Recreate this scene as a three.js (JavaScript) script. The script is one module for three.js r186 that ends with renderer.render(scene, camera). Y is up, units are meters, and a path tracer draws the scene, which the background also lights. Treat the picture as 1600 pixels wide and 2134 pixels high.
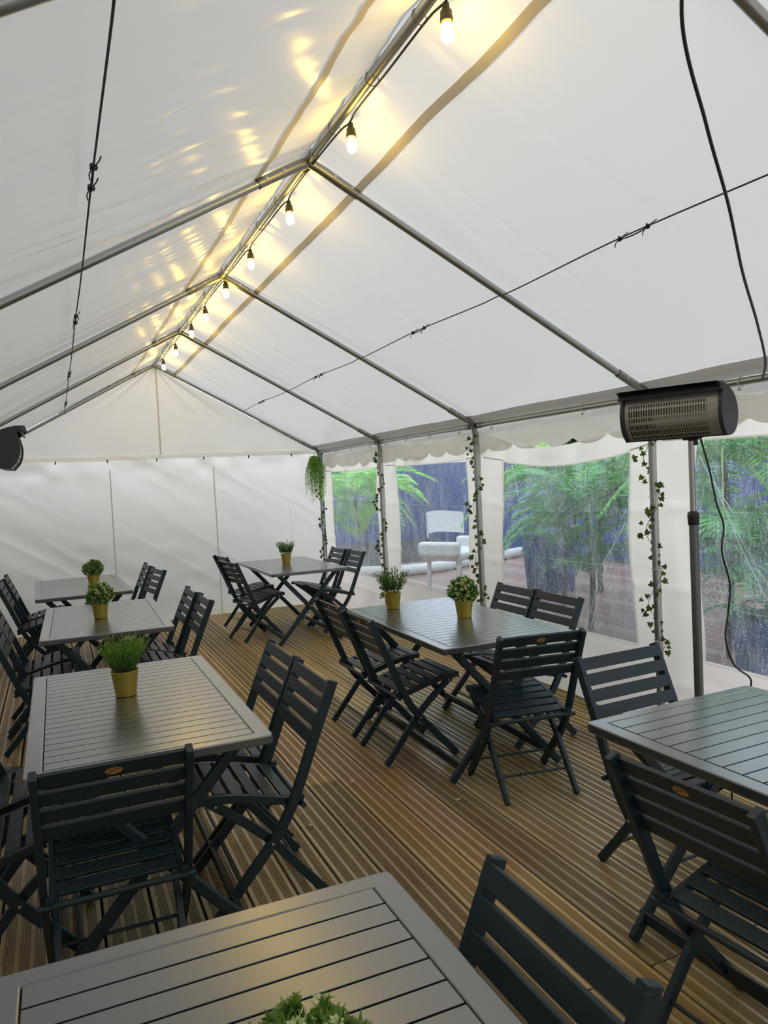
import * as THREE from 'three';
import { RoundedBoxGeometry } from 'three/addons/geometries/RoundedBoxGeometry.js';
import { mergeGeometries } from 'three/addons/utils/BufferGeometryUtils.js';

// ---------- camera, sky, exposure ----------
const scene = new THREE.Scene();
const camera = new THREE.PerspectiveCamera(2 * Math.atan(1067 / 1575.1) * 180 / Math.PI, 1600 / 2134, 0.05, 200);
camera.position.set(0, 1.581, 0);
camera.rotation.order = 'YXZ';
camera.rotation.set(-2.475 * Math.PI / 180, -23.43 * Math.PI / 180, -2.887 * Math.PI / 180);
scene.add(camera);
const renderer = new THREE.WebGLRenderer();
renderer.toneMapping = THREE.LinearToneMapping;
renderer.toneMappingExposure = 1.07;
renderer.shadowMap.enabled = true;

function rng(seed) { let a = seed >>> 0; return () => { a = (a + 0x6D2B79F5) >>> 0; let t = a; t = Math.imul(t ^ (t >>> 15), t | 1); t ^= t + Math.imul(t ^ (t >>> 7), t | 61); return ((t ^ (t >>> 14)) >>> 0) / 4294967296; }; }
function hash2(ix, iy, s) { let h = Math.imul(ix, 374761393) + Math.imul(iy, 668265263) + Math.imul(s, 974711); h = Math.imul(h ^ (h >>> 13), 1274126177); return ((h ^ (h >>> 16)) >>> 0) / 4294967296; }
function vnoise(x, y, s = 0) {
  const ix = Math.floor(x), iy = Math.floor(y); let fx = x - ix, fy = y - iy;
  fx = fx * fx * (3 - 2 * fx); fy = fy * fy * (3 - 2 * fy);
  const a = hash2(ix, iy, s), b = hash2(ix + 1, iy, s), c = hash2(ix, iy + 1, s), d = hash2(ix + 1, iy + 1, s);
  return (a + (b - a) * fx + (c - a) * fy + (a - b - c + d) * fx * fy) * 2 - 1;
}
const clamp = (x, a, b) => Math.min(b, Math.max(a, x));
const smooth = (a, b, x) => { const t = clamp((x - a) / (b - a), 0, 1); return t * t * (3 - 2 * t); };

{ // overcast sky: brighter overhead, soft cloud
  const W = 256, H = 128, d = new Float32Array(W * H * 4);
  for (let j = 0; j < H; j++) for (let i = 0; i < W; i++) {
    const el = ((j + 0.5) / H - 0.5) * Math.PI, s = Math.sin(el), k = (j * W + i) * 4;
    const az = i / W * Math.PI * 2, cx = Math.cos(az) * Math.cos(el), cz = Math.sin(az) * Math.cos(el);
    const cl = 1 + 0.06 * vnoise(cx * 3 + 20, cz * 3 + s * 2, 5) + 0.03 * vnoise(cx * 8, cz * 8 + s * 5, 6);
    const L = s > 0 ? (0.78 + 0.22 * s) * cl : 0.3;
    d[k] = 0.95 * L; d[k + 1] = 0.99 * L; d[k + 2] = 1.06 * L; d[k + 3] = 1;
  }
  const t = new THREE.DataTexture(d, W, H, THREE.RGBAFormat, THREE.FloatType);
  t.mapping = THREE.EquirectangularReflectionMapping; t.magFilter = t.minFilter = THREE.LinearFilter; t.needsUpdate = true;
  scene.background = t; scene.environment = t;
  scene.backgroundIntensity = scene.environmentIntensity = 2.15;
}

// ---------- helpers ----------
const taken = {};
function numbered(n) { const k = taken[n] = (taken[n] ?? -1) + 1; return k ? n + '_' + String(k).padStart(3, '0') : n; }
function mesh(name, geo, mat, parent) { const m = new THREE.Mesh(geo, mat); m.name = name; m.castShadow = m.receiveShadow = true; parent.add(m); return m; }
function thing(name, label, category, pos = [0, 0, 0], turn = 0, group) {
  const o = new THREE.Group(); o.name = numbered(name); o.position.set(...pos); o.rotation.y = turn; scene.add(o);
  o.userData = { label, category }; if (group) o.userData.group = group; return o;
}
function structure(name, label, category) { const o = new THREE.Group(); o.name = name; scene.add(o); o.userData = { kind: 'structure', label, category }; return o; }
const V = (x, y, z) => new THREE.Vector3(x, y, z);
function rbox(w, h, d, r = 0.003, seg = 1) { return new RoundedBoxGeometry(w, h, d, seg, Math.min(r, w / 2.05, h / 2.05, d / 2.05)); }
function at(g, x, y, z, rx = 0, ry = 0, rz = 0) { g.applyMatrix4(new THREE.Matrix4().compose(V(x, y, z), new THREE.Quaternion().setFromEuler(new THREE.Euler(rx, ry, rz)), V(1, 1, 1))); return g; }
function tube(pts, r, radial = 8, seg, closed = false) { const c = new THREE.CatmullRomCurve3(pts.map(p => p.isVector3 ? p : V(...p)), closed, 'centripetal'); return new THREE.TubeGeometry(c, seg ?? pts.length * 4, r, radial, closed); }
function rod(a, b, r, radial = 12) { // straight capped cylinder from a to b
  a = V(...a); b = V(...b); const d = b.clone().sub(a), g = new THREE.CylinderGeometry(r, r, d.length(), radial, 1);
  g.applyMatrix4(new THREE.Matrix4().compose(a.clone().add(b).multiplyScalar(0.5), new THREE.Quaternion().setFromUnitVectors(V(0, 1, 0), d.normalize()), V(1, 1, 1))); return g;
}
function merge(list) { return mergeGeometries(list.map(g => { const q = g.index ? g.toNonIndexed() : g; for (const k of Object.keys(q.attributes)) if (!['position', 'normal', 'uv', 'color'].includes(k)) q.deleteAttribute(k); return q; }), false); }
function grid(nu, nv, fn, uvfn, skip) { // surface from fn(u 0..1, v 0..1) -> [x,y,z]
  const P = [], U = [], I = [];
  for (let j = 0; j <= nv; j++) for (let i = 0; i <= nu; i++) { const p = fn(i / nu, j / nv); P.push(...p); const q = uvfn ? uvfn(i / nu, j / nv, p) : [i / nu, j / nv]; U.push(...q); }
  for (let j = 0; j < nv; j++) for (let i = 0; i < nu; i++) { if (skip && skip(i, j)) continue; const a = j * (nu + 1) + i, b = a + 1, c = a + nu + 1, e = c + 1; I.push(a, b, e, a, e, c); }
  const g = new THREE.BufferGeometry(); g.setAttribute('position', new THREE.Float32BufferAttribute(P, 3)); g.setAttribute('uv', new THREE.Float32BufferAttribute(U, 2)); g.setIndex(I); g.computeVertexNormals(); return g;
}
function dataTex(W, H, fn, srgb, repeat = true) {
  const d = new Uint8Array(W * H * 4);
  for (let j = 0; j < H; j++) for (let i = 0; i < W; i++) { const c = fn(i, j), k = (j * W + i) * 4; d[k] = clamp(c[0], 0, 255); d[k + 1] = clamp(c[1], 0, 255); d[k + 2] = clamp(c[2], 0, 255); d[k + 3] = 255; }
  const t = new THREE.DataTexture(d, W, H); t.magFilter = THREE.LinearFilter; t.minFilter = THREE.LinearFilter; if (repeat) t.wrapS = t.wrapT = THREE.RepeatWrapping; if (srgb) t.colorSpace = THREE.SRGBColorSpace; t.needsUpdate = true; return t;
}
const lin = (r, g, b) => new THREE.Color().setRGB(r, g, b);
const std = (c, roughness, metalness = 0, extra = {}) => new THREE.MeshStandardMaterial({ color: c, roughness, metalness, ...extra });
const phys = (o) => new THREE.MeshPhysicalMaterial(o);

// ---------- tent dimensions ----------
const RX = 1.184, RY = 3.086, EX = 3.198, EY = 1.993, LX = 2 * RX - EX, Z1 = -3.42;
const FZ = [2.58, 0.58, -1.465, -3.42, -5.42, -7.42, -9.42], ZF = 2.58, ZB = -9.42;
const SL = Math.hypot(EX - RX, RY - EY), SN = (RY - EY) / SL, CS = (EX - RX) / SL; // slope length, sine, cosine

// ---------- materials ----------
const fabricOf = (c, t, coat, cr) => phys({ color: c, roughness: 1, transmission: t, thickness: 0, ior: 1.4, clearcoat: coat, clearcoatRoughness: cr, side: THREE.DoubleSide });
const M = {
  roof: fabricOf(lin(0.80, 0.80, 0.78), 0.36, 0.8, 0.28),
  wall: fabricOf(lin(0.93, 0.905, 0.86), 0.78, 0.5, 0.35),
  gable: fabricOf(lin(0.86, 0.84, 0.79), 0.5, 0.5, 0.35),
  seamStrip: fabricOf(lin(0.62, 0.56, 0.44), 0.35, 0.3, 0.4),
  hem: fabricOf(lin(0.70, 0.68, 0.64), 0.25, 0.3, 0.4),
  weld: phys({ color: lin(0.95, 0.95, 0.94), roughness: 1, transmission: 0.6, thickness: 0, clearcoat: 1, clearcoatRoughness: 0.2, side: THREE.DoubleSide }),
  galv: std(lin(0.40, 0.42, 0.41), 0.34, 1),
  galvDark: std(lin(0.30, 0.31, 0.29), 0.45, 1),
  chrome: std(lin(0.75, 0.75, 0.74), 0.2, 1),
  steel: std(lin(0.6, 0.6, 0.58), 0.3, 1),
  furniture: phys({ color: lin(0.011, 0.026, 0.034), roughness: 0.42, ior: 1.45 }),
  tableTop: phys({ color: lin(0.020, 0.030, 0.033), roughness: 0.28, ior: 2.33, clearcoat: 0.8, clearcoatRoughness: 0.24 }),
  brass: std(lin(0.62, 0.40, 0.10), 0.42, 0.75),
  black: std(lin(0.012, 0.012, 0.013), 0.45),
  cord: std(lin(0.03, 0.032, 0.04), 0.7),
  heater: std(lin(0.022, 0.026, 0.028), 0.42),
  heaterGrille: std(lin(0.34, 0.32, 0.28), 0.34, 0.5),
  heaterReflect: std(lin(0.55, 0.54, 0.5), 0.25, 1),
  quartz: phys({ color: lin(0.75, 0.72, 0.66), roughness: 0.2 }),
  heaterPole: std(lin(0.16, 0.165, 0.16), 0.38, 0.7),
  pot: std(lin(0.46, 0.36, 0.06), 0.32, 0.6),
  soil: std(lin(0.03, 0.02, 0.012), 1),
  ivy: phys({ color: lin(0.045, 0.085, 0.016), roughness: 0.55, transmission: 0.15, side: THREE.DoubleSide }),
  ivyB: phys({ color: lin(0.08, 0.15, 0.02), roughness: 0.55, transmission: 0.15, side: THREE.DoubleSide }),
  stem: std(lin(0.05, 0.035, 0.018), 0.8),
  tie: std(lin(0.7, 0.7, 0.7), 0.5),
};

// ---------- deck ----------
const PITCH = 0.1745, GAP0 = 0.938; // a gap between boards lies at x = GAP0 + k * PITCH
const woodTex = (() => {
  const W = 1024, H = 2048, SX = 4.6, SZ = 12.6; // covers x from -1.2, z from 2.8 downwards
  return dataTex(W, H, (i, j) => {
    const x = -1.2 + i / W * SX, z = 2.8 - j / H * SZ, b = Math.floor((x - GAP0) / PITCH), r = hash2(b, Math.floor((z + (b & 1 ? 3.75 : 1.83)) / 3.84), 3);
    const grain = 0.5 * vnoise(x * 220, z * 3 + b * 17, 1) + 0.5 * vnoise(x * 90, z * 1.3 + b * 7, 2);
    const alg = smooth(0.1, 0.75, vnoise(x * 1.7 + 3, z * 0.9, 8) * 0.7 + 0.4 * vnoise(x * 6, z * 2.2, 9) + 0.12 * grain);
    const grey = smooth(0.0, 0.8, vnoise(x * 1.1 + 9, z * 0.7 + 4, 10) + 0.4 * vnoise(x * 7, z * 1.5, 11));
    const red = smooth(0.2, 0.9, vnoise(x * 2.5 + 1, z * 1.1 + 7, 12) + 0.3 * vnoise(x * 9, z * 3, 13));
    let R = 176, G = 150, B = 100;
    R += (146 - R) * alg * 0.75; G += (138 - G) * alg * 0.75; B += (60 - B) * alg * 0.75;
    R += (200 - R) * grey * 0.45; G += (182 - G) * grey * 0.45; B += (150 - B) * grey * 0.45;
    R += (166 - R) * red * 0.5; G += (130 - G) * red * 0.5; B += (102 - B) * red * 0.5;
    const k = (0.84 + 0.26 * r) * (1 + 0.10 * grain);
    return [R * k, G * k, B * k];
  }, true, false);
})();
const woodMat = std(0xffffff, 0.36, 0, { map: woodTex });
const boardProfile = (() => { // closed outline across one board, x from the centre, y from the top face
  const w = PITCH - 0.0095, pts = [[-w / 2, -0.028], [-w / 2, -0.003], [-w / 2 + 0.003, 0]], e = 0.0165, mid = 0.0135, band = (w - 2 * e - 2 * mid) / 3, n = 5, gp = band / n;
  let x = -w / 2 + e;
  for (let k = 0; k < 3; k++) { for (let q = 0; q < n; q++) { const a = x + gp * q; pts.push([a + gp * 0.16, 0], [a + gp * 0.26, -0.006], [a + gp * 0.80, -0.006], [a + gp * 0.90, 0]); } x += band + mid; }
  pts.push([w / 2 - 0.003, 0], [w / 2, -0.003], [w / 2, -0.028]);
  return pts;
})();
function boardGeo(xc, z0, z1, plain) {
  const pr = plain ? [[-0.0835, -0.028], [-0.0835, -0.003], [-0.08, 0], [0.08, 0], [0.0835, -0.003], [0.0835, -0.028]] : boardProfile, P = [], N = [], U = [], uv = (x, z) => U.push((x + 1.2) / 4.6, (2.8 - z) / 12.6);
  for (let i = 0; i < pr.length; i++) {
    const [ax, ay] = pr[i], [bx, by] = pr[(i + 1) % pr.length], nx = -(by - ay), ny = bx - ax, l = Math.hypot(nx, ny);
    const q = [[ax, ay, z0], [bx, by, z0], [bx, by, z1], [ax, ay, z0], [bx, by, z1], [ax, ay, z1]];
    for (const [x, y, z] of q) { P.push(xc + x, y, z); N.push(nx / l, ny / l, 0); uv(xc + x, z); }
  }
  for (const [z, s] of [[z0, 1], [z1, -1]]) { const h = 0.0835; for (const [x, y] of [[-h, -0.028], [h, -0.028], [h, -0.004], [-h, -0.028], [h, -0.004], [-h, -0.004]]) { P.push(xc + x, y, z - s * 0.0005); N.push(0, 0, s); uv(xc + x, z); } }
  const g = new THREE.BufferGeometry(); g.setAttribute('position', new THREE.Float32BufferAttribute(P, 3)); g.setAttribute('normal', new THREE.Float32BufferAttribute(N, 3)); g.setAttribute('uv', new THREE.Float32BufferAttribute(U, 2)); return g;
}
{
  const deck = structure('floor', 'wet brown decking of ridged boards under all the furniture', 'decking');
  const k0 = Math.floor((LX - 0.1 - GAP0) / PITCH), k1 = Math.ceil((EX + 0.12 - GAP0) / PITCH);
  for (let k = k0; k < k1; k++) {
    const xc = GAP0 + (k + 0.5) * PITCH, off = k & 1 ? -3.75 : -1.83, cuts = [2.7];
    for (let z = off + 3.84 * 2; z > -9.6; z -= 3.84) if (z < 2.6) cuts.push(z);
    cuts.push(-9.62);
    for (let c = 0; c < cuts.length - 1; c++) mesh('board', boardGeo(xc, cuts[c] - 0.0025, cuts[c + 1] + 0.0025), woodMat, deck);
  }
  mesh('joist_bed', at(new THREE.BoxGeometry(4.5, 0.05, 12.4), RX, -0.062, -3.45), std(lin(0.012, 0.010, 0.008), 1), deck);
}

// ---------- tent frame ----------
const frameThing = thing('tent_frame', 'galvanised steel tube frame of ridge pole, rafters, eave poles and posts', 'tent frame');
const R0 = 0.0195;
{
  const F = frameThing;
  mesh('ridge_pole', rod([RX, RY, ZF], [RX, RY, ZB], R0, 16), M.galv, F);
  for (const x of [LX, EX]) for (let i = 0; i < FZ.length - 1; i++) {
    const p = mesh('eave_pole', rod([x, EY - 0.012, FZ[i] - 0.03], [x, EY - 0.012, FZ[i + 1] + 0.03], R0, 14), M.galv, F);
    for (const z of [FZ[i] - 0.03, FZ[i + 1] + 0.12]) mesh('sleeve', rod([x, EY - 0.012, z], [x, EY - 0.012, z - 0.10], R0 + 0.004, 14), M.galvDark, p);
  }
  for (const z of FZ) {
    for (const s of [-1, 1]) {
      const ex = RX + s * (EX - RX), d = s;
      // elbow near the ridge, straight rafter, elbow at the eave
      const P = (q) => [RX + d * CS * q, RY - SN * q, z];
      const raf = mesh('rafter', rod(P(0.24), P(SL - 0.16), R0 - 0.0005, 16), M.galv, F);
      mesh('ridge_joint', tube([[RX, RY - 0.004, z], P(0.06), P(0.16), P(0.28)], R0 + 0.004, 14, 14), M.galvDark, raf);
      mesh('eave_joint', tube([P(SL - 0.26), P(SL - 0.12), P(SL - 0.035), [ex, EY - 0.055, z], [ex, EY - 0.17, z]], R0 + 0.004, 14, 22), M.galvDark, raf);
      for (const q of [0.14, 0.235, SL - 0.2]) { const [x, y] = P(q); mesh('bolt', at(new THREE.CylinderGeometry(0.007, 0.007, 0.056, 8), x, y, z, Math.PI / 2, 0, 0), M.steel, raf); }
      const post = mesh('post', rod([ex, 0.006, z], [ex, EY - 0.12, z], R0, 16), M.galv, F);
      mesh('foot_plate', at(rbox(0.12, 0.006, 0.12, 0.002), ex, 0.004, z), M.galvDark, post);
      mesh('eave_tee', rod([ex, EY - 0.012, z + 0.07], [ex, EY - 0.012, z - 0.07], R0 + 0.004, 14), M.galvDark, raf);
    }
    mesh('ridge_sleeve', rod([RX, RY, z + 0.09], [RX, RY, z - 0.09], R0 + 0.004, 16), M.galvDark, F);
  }
}

// ---------- roof ----------
const RO = 0.026; // fabric rides just above the tubes
function roofPoint(side, s, z) { // s metres down the slope
  const ph = (z - Z1) / 2, fr = Math.abs(ph - Math.round(ph)) * 2; // 0 at a frame, 1 mid-bay
  let n = 0.028 * Math.sin(fr * Math.PI / 2) ** 2 * Math.sin(clamp(s / SL, 0, 1) * Math.PI) * -0.4;
  const free = smooth(0.0, 0.14, fr);
  n += 0.009 * free * vnoise(z * 1.1 + side * 40, s * 1.4, 21) + 0.0035 * free * vnoise(z * 3.1 + s * 1.2, s * 1.1 + side * 9, 22);
  // creases running down from the ridge
  const near = Math.exp(-s / 0.55);
  const w = z + 0.22 * s * side + 0.05 * vnoise(s * 4, z * 2, 29);
  n += (0.0060 * near + 0.0008) * (1 - 2 * Math.abs(vnoise(w * 9, s * 1.3 + side * 5, 23))) * (0.35 + 0.65 * free);
  n += (0.0022 * near + 0.0003) * vnoise(w * 24, s * 3.0 + side * 3, 24);
  if (side < 0) n += smooth(0.05, 0.3, s) * (1 - smooth(1.0, 1.9, s)) * smooth(-0.3, 0.5, vnoise(z * 0.9 + 3, s * 1.5, 33)) * (0.0040 * vnoise(w * 12, s * 1.7, 26) + 0.0026 * vnoise(w * 23, s * 2.4, 28));
  else for (const [zc, a] of [[-2.35, 0.05], [-1.95, 0.02], [-4.4, 0.04], [-2.9, -0.06], [-6.5, 0.03]]) n += 0.004 * Math.exp(-(((z - zc - a * s - 0.01 * vnoise(s * 3, zc, 34)) / 0.022) ** 2)) * (1 - smooth(1.2, 2.1, s));
  n += 0.0009 * vnoise(z * 5 + s * 2, s * 5, 27);
  const lift = RO + 0.004 + Math.max(n, -0.016 * free - 0.002);
  return [RX + side * (CS * s + SN * lift) - side * 0.0 * s, RY - SN * s + CS * lift, z];
}
{
  const roof = structure('ceiling', 'white translucent tent roof of two sloping fabric sheets', 'tent roof');
  for (const side of [-1, 1]) {
    const len = ZF - ZB + 0.12, nz = 1100, ns = 120;
    const sheet = mesh('roof_sheet', grid(nz, ns, (u, v) => roofPoint(side, -0.004 + v ** 1.35 * (SL + 0.07), ZF + 0.06 - u * len), (u, v) => [u * len, v * SL]), M.roof, roof);
    // doubled seam tape near the ridge and the doubled lower edge
    const strip = (s0, s1, name, mat, wob, drop) => mesh(name, grid(260, 3, (u, v) => { const z = ZF - u * (ZF - ZB), s = s0 + (s1 - s0) * v + wob * vnoise(z * 2.2 + side * 7, 1, 31); const p = roofPoint(side, s, z); return [p[0] - side * SN * drop, p[1] - CS * drop, z]; }), mat, sheet);
    strip(0.245, 0.285, 'seam_tape', M.seamStrip, 0.008, 0.004);
    strip(SL - 0.10, SL + 0.03, 'edge_band', M.hem, 0.006, 0.004);
    // scalloped valance hanging outside the eave
    const vx = RX + side * (EX - RX + 0.075);
    mesh('valance', grid(480, 10, (u, v) => { const z = ZF + 0.06 - u * len, ph = (z + 100) / 0.36, sc = Math.abs(Math.sin(ph * Math.PI)); const h = 0.185 + 0.055 * Math.sqrt(sc); return [vx + side * (0.012 * vnoise(z * 2, v * 2, 35) + 0.006 * vnoise(z * 7, v * 4, 36)), EY + 0.005 - v * h, z]; }), M.roof, sheet);
  }
  // fabric folds over the ridge pole
  mesh('ridge_fold', grid(400, 6, (u, v) => { const z = ZF + 0.06 - u * (ZF - ZB + 0.12), a = (v - 0.5) * 2, p = roofPoint(a < 0 ? -1 : 1, 0, z); return [RX + a * 0.022, RY + RO + 0.008 + 0.006 * (1 - a * a), z]; }), M.roof, roof);
}

// ---------- walls ----------
// side wall panel: s runs 0..1 along the bay from its near post (larger z) to its far post, y in metres
function sidePoint(side, bay, s, y) {
  const z = FZ[bay] + (FZ[bay + 1] - FZ[bay]) * s, big = (side > 0 && bay === 3) ? 1 : 0;
  const sagTop = (big ? 0.19 : 0.025 + 0.02 * hash2(bay, side, 4)) * Math.pow(Math.sin(Math.PI * clamp(s, 0, 1)), 0.8);
  const sagWin = big ? 0.10 : 0.012;
  const top = EY - 0.045, kT = smooth(1.70, top, y), kW = smooth(0.9, 1.7, y) * (1 - kT);
  let yy = y - sagTop * kT - sagWin * Math.sin(Math.PI * s) * kW;
  if (!big) yy += 0.014 * kT * Math.abs(Math.sin(s * Math.PI * 3)) - 0.006 * kT;
  const hang = smooth(1.45, 1.72, y) * (1 - 0.35 * kT);
  let x = 0.045 + 0.022 * hang * vnoise(z * 7 + side * 3, 1 + y * 1.2, 41) + 0.010 * vnoise(z * 2.2, y * 1.5, 42) + 0.004 * vnoise(z * 6 + y * 2, y * 3, 43);
  x += 0.015 * smooth(0.5, 0.1, y) * vnoise(z * 3, y * 2, 44);
  for (const yc of [0.30, 0.86, 1.34]) x += 0.007 * Math.exp(-(((y - yc - 0.015 * Math.sin(z * 2)) / 0.022) ** 2)); // packing creases
  x += 0.008 * vnoise(z * 4 + y * 1.5, y * 0.8 + 5, 45) * smooth(0.2, 0.02, Math.min(s, 1 - s));
  const dz = 0.020 * Math.sin(y * 4.2 + bay * 2.1 + (s > 0.5 ? 1.3 : 0)) * smooth(0.2, 0.35, Math.min(s, 1 - s) + 0.2);
  const edge = smooth(0, 0.06, Math.min(s, 1 - s));
  return [(side > 0 ? EX : LX) + side * (0.02 + Math.max(x, 0.012) * (0.5 + 0.5 * edge)), yy, z + dz * edge];
}
const WIN = { s0: 0.135, s1: 0.865, y0: 0.475, y1: 1.715 };
const pvc = (() => {
  const W = 1024, H = 1024;
  const streak = new Float32Array(W * H), rd = rng(77);
  const line = (x, y, dx, dy, n, a, w) => { for (let k = 0; k < n; k++) { const X = Math.round(x), Y = Math.round(y); for (let q = -w; q <= w; q++) { const xx = ((X + q) % W + W) % W, yy = ((Y % H) + H) % H; streak[yy * W + xx] = Math.max(streak[yy * W + xx], a * (1 - Math.abs(q) / (w + 1))); } x += dx + (rd() - 0.5) * 0.5; y += dy; } };
  for (let k = 0; k < 2600; k++) line(rd() * W, rd() * H, (rd() - 0.5) * 0.35, -1, 8 + rd() * 55, 0.2 + 0.5 * rd() * rd(), rd() < 0.3 ? 1 : 0);   // rain runs
  for (let k = 0; k < 3800; k++) line(rd() * W, rd() * H, 0, -1, 2 + rd() * 4, 0.4 + 0.6 * rd(), rd() < 0.4 ? 2 : 1);        // drops
  for (let k = 0; k < 150; k++) { const a = rd() * 6.28; line(rd() * W, rd() * H, Math.cos(a), Math.sin(a), 20 + rd() * 90, 0.3 + 0.4 * rd(), 1); }   // scratches
  const fold = (x0, y0, x1, y1, a, w) => { const n = Math.hypot(x1 - x0, y1 - y0) | 0; line(x0, y0, (x1 - x0) / n, (y1 - y0) / n, n, a, w); };
  fold(20, 690, 1000, 700, 0.95, 4); fold(20, 250, 1000, 262, 0.9, 4);           // packing creases
  fold(990, 1010, 620, 120, 0.6, 3); fold(930, 830, 520, 20, 0.45, 3); fold(700, 980, 600, 300, 0.4, 2);
  fold(40, 780, 150, 40, 0.7, 5); fold(80, 700, 190, 30, 0.45, 3); fold(1000, 950, 840, 700, 0.75, 4);
  const rough = dataTex(W, H, (i, j) => { const haze = 0.37 + 0.10 * vnoise(i / 60, j / 200, 51) + 0.05 * vnoise(i / 9, j / 60, 52); const v = clamp(haze + 0.62 * streak[j * W + i], 0.05, 0.95) * 255; return [v, v, v]; }, false);
  const bump = dataTex(512, 512, (i, j) => { const v = 128 + 70 * vnoise(i / 28, j / 70, 53) + 40 * vnoise(i / 9, j / 24, 54); return [v, v, v]; }, false);
  return [0, 1].map(k => {
    const r = rough.clone(), b = bump.clone(); if (k) { r.repeat.set(-1, 1); r.offset.set(1, 0.3); } r.needsUpdate = b.needsUpdate = true;
    return phys({ color: lin(0.80, 0.90, 1.0), roughness: 1, roughnessMap: r, transmission: 1, thickness: 0, ior: 1.45, bumpMap: b, bumpScale: 0.004, side: THREE.DoubleSide });
  });
})();
function sideWall(side) {
  const wall = structure(side > 0 ? 'wall_right' : 'wall_left', side > 0 ? 'white fabric side wall with four clear windows and sagging top edge' : 'plain white fabric side wall beside the row of four tables', 'tent wall');
  const nu = 96, nv = 84, top = EY - 0.045, rows = [];
  for (let j = 0; j <= nv; j++) { const t = j / nv; rows.push(t < 0.2 ? t / 0.2 * WIN.y0 : t < 0.75 ? WIN.y0 + (t - 0.2) / 0.55 * (WIN.y1 - WIN.y0) : WIN.y1 + (t - 0.75) / 0.25 * (top - WIN.y1)); }
  const cols = []; for (let i = 0; i <= nu; i++) { const t = i / nu; cols.push(t < 1 / 6 ? t * 6 * WIN.s0 : t < 5 / 6 ? WIN.s0 + (t - 1 / 6) * 1.5 * (WIN.s1 - WIN.s0) : WIN.s1 + (t - 5 / 6) * 6 * (1 - WIN.s1)); }
  const i0 = nu / 6, i1 = nu * 5 / 6, j0 = Math.round(nv * 0.2), j1 = Math.round(nv * 0.75);
  rows[j0] = WIN.y0; rows[j1] = WIN.y1;
  for (let bay = 0; bay < 6; bay++) {
    const hasWin = side > 0 && bay >= 1;
    const P = (u, v) => sidePoint(side, bay, cols[Math.round(u * nu)], rows[Math.round(v * nv)]);
    const panel = mesh('wall_panel', grid(nu, nv, P, (u, v, p) => [p[2], p[1]], hasWin ? (i, j) => i >= i0 && i < i1 && j >= j0 && j < j1 : null), M.wall, wall);
    if (hasWin) {
      // welded border round the window
      const bd = (sa, sb, ya, yb) => grid(40, 40, (u, v) => { const p = sidePoint(side, bay, sa + (sb - sa) * u, ya + (yb - ya) * v); return [p[0] - side * 0.003, p[1], p[2]]; });
      mesh('weld_border', merge([bd(WIN.s0 - 0.006, WIN.s0 + 0.003, WIN.y0, WIN.y1), bd(WIN.s1 - 0.003, WIN.s1 + 0.006, WIN.y0, WIN.y1), bd(WIN.s0, WIN.s1, WIN.y0 - 0.012, WIN.y0 + 0.006), bd(WIN.s0, WIN.s1, WIN.y1 - 0.004, WIN.y1 + 0.008)]), M.wall, panel);
      const w = structure('window_' + (6 - bay), ['', 'clear wet vinyl window out of view alongside the bare table', 'clear wet vinyl window behind the heater cable, cut by the picture edge', 'clear wet vinyl window under the sagging wall top, behind the bench-like chairs', 'clear wet vinyl window with white garden bench beyond', 'clear wet vinyl window next to the back corner'][bay], 'window');
      mesh('pane', grid(64, 56, (u, v) => sidePoint(side, bay, WIN.s0 + (WIN.s1 - WIN.s0) * u, WIN.y0 + (WIN.y1 - WIN.y0) * v)), pvc[bay & 1], w);
    }
    // doubled edges where panels overlap at a post
    mesh('panel_edge', grid(3, 60, (u, v) => { const p = sidePoint(side, bay, u * 0.035, v * (top - 0.01)); return [p[0] - side * 0.006, p[1], p[2]]; }), M.hem, panel);
    mesh('horizontal_weld', merge([[0.02, WIN.s0], [WIN.s1, 0.98]].map(([a, b]) => grid(12, 2, (u, v) => { const p = sidePoint(side, bay, a + (b - a) * u, WIN.y1 + 0.006 + v * 0.012); return [p[0] - side * 0.004, p[1], p[2]]; }))), M.hem, panel);
    for (const s of (bay === 3 && side > 0 ? [0.3, 0.86] : [0.12, 0.4, 0.66, 0.9])) { // elastic loops over the eave pole
      const z = FZ[bay] - 2 * s, x = side > 0 ? EX : LX;
      const lp = mesh('bungee_loop', at(new THREE.TorusGeometry(R0 + 0.006, 0.0022, 6, 18), x, EY - 0.014, z, 0, 0.12, 0), M.tie, wall);
      mesh('toggle', at(new THREE.SphereGeometry(0.009, 10, 8), x - side * 0.012, EY - 0.05, z), M.steel, lp);
    }
  }
  return wall;
}
sideWall(1); sideWall(-1);
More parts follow.
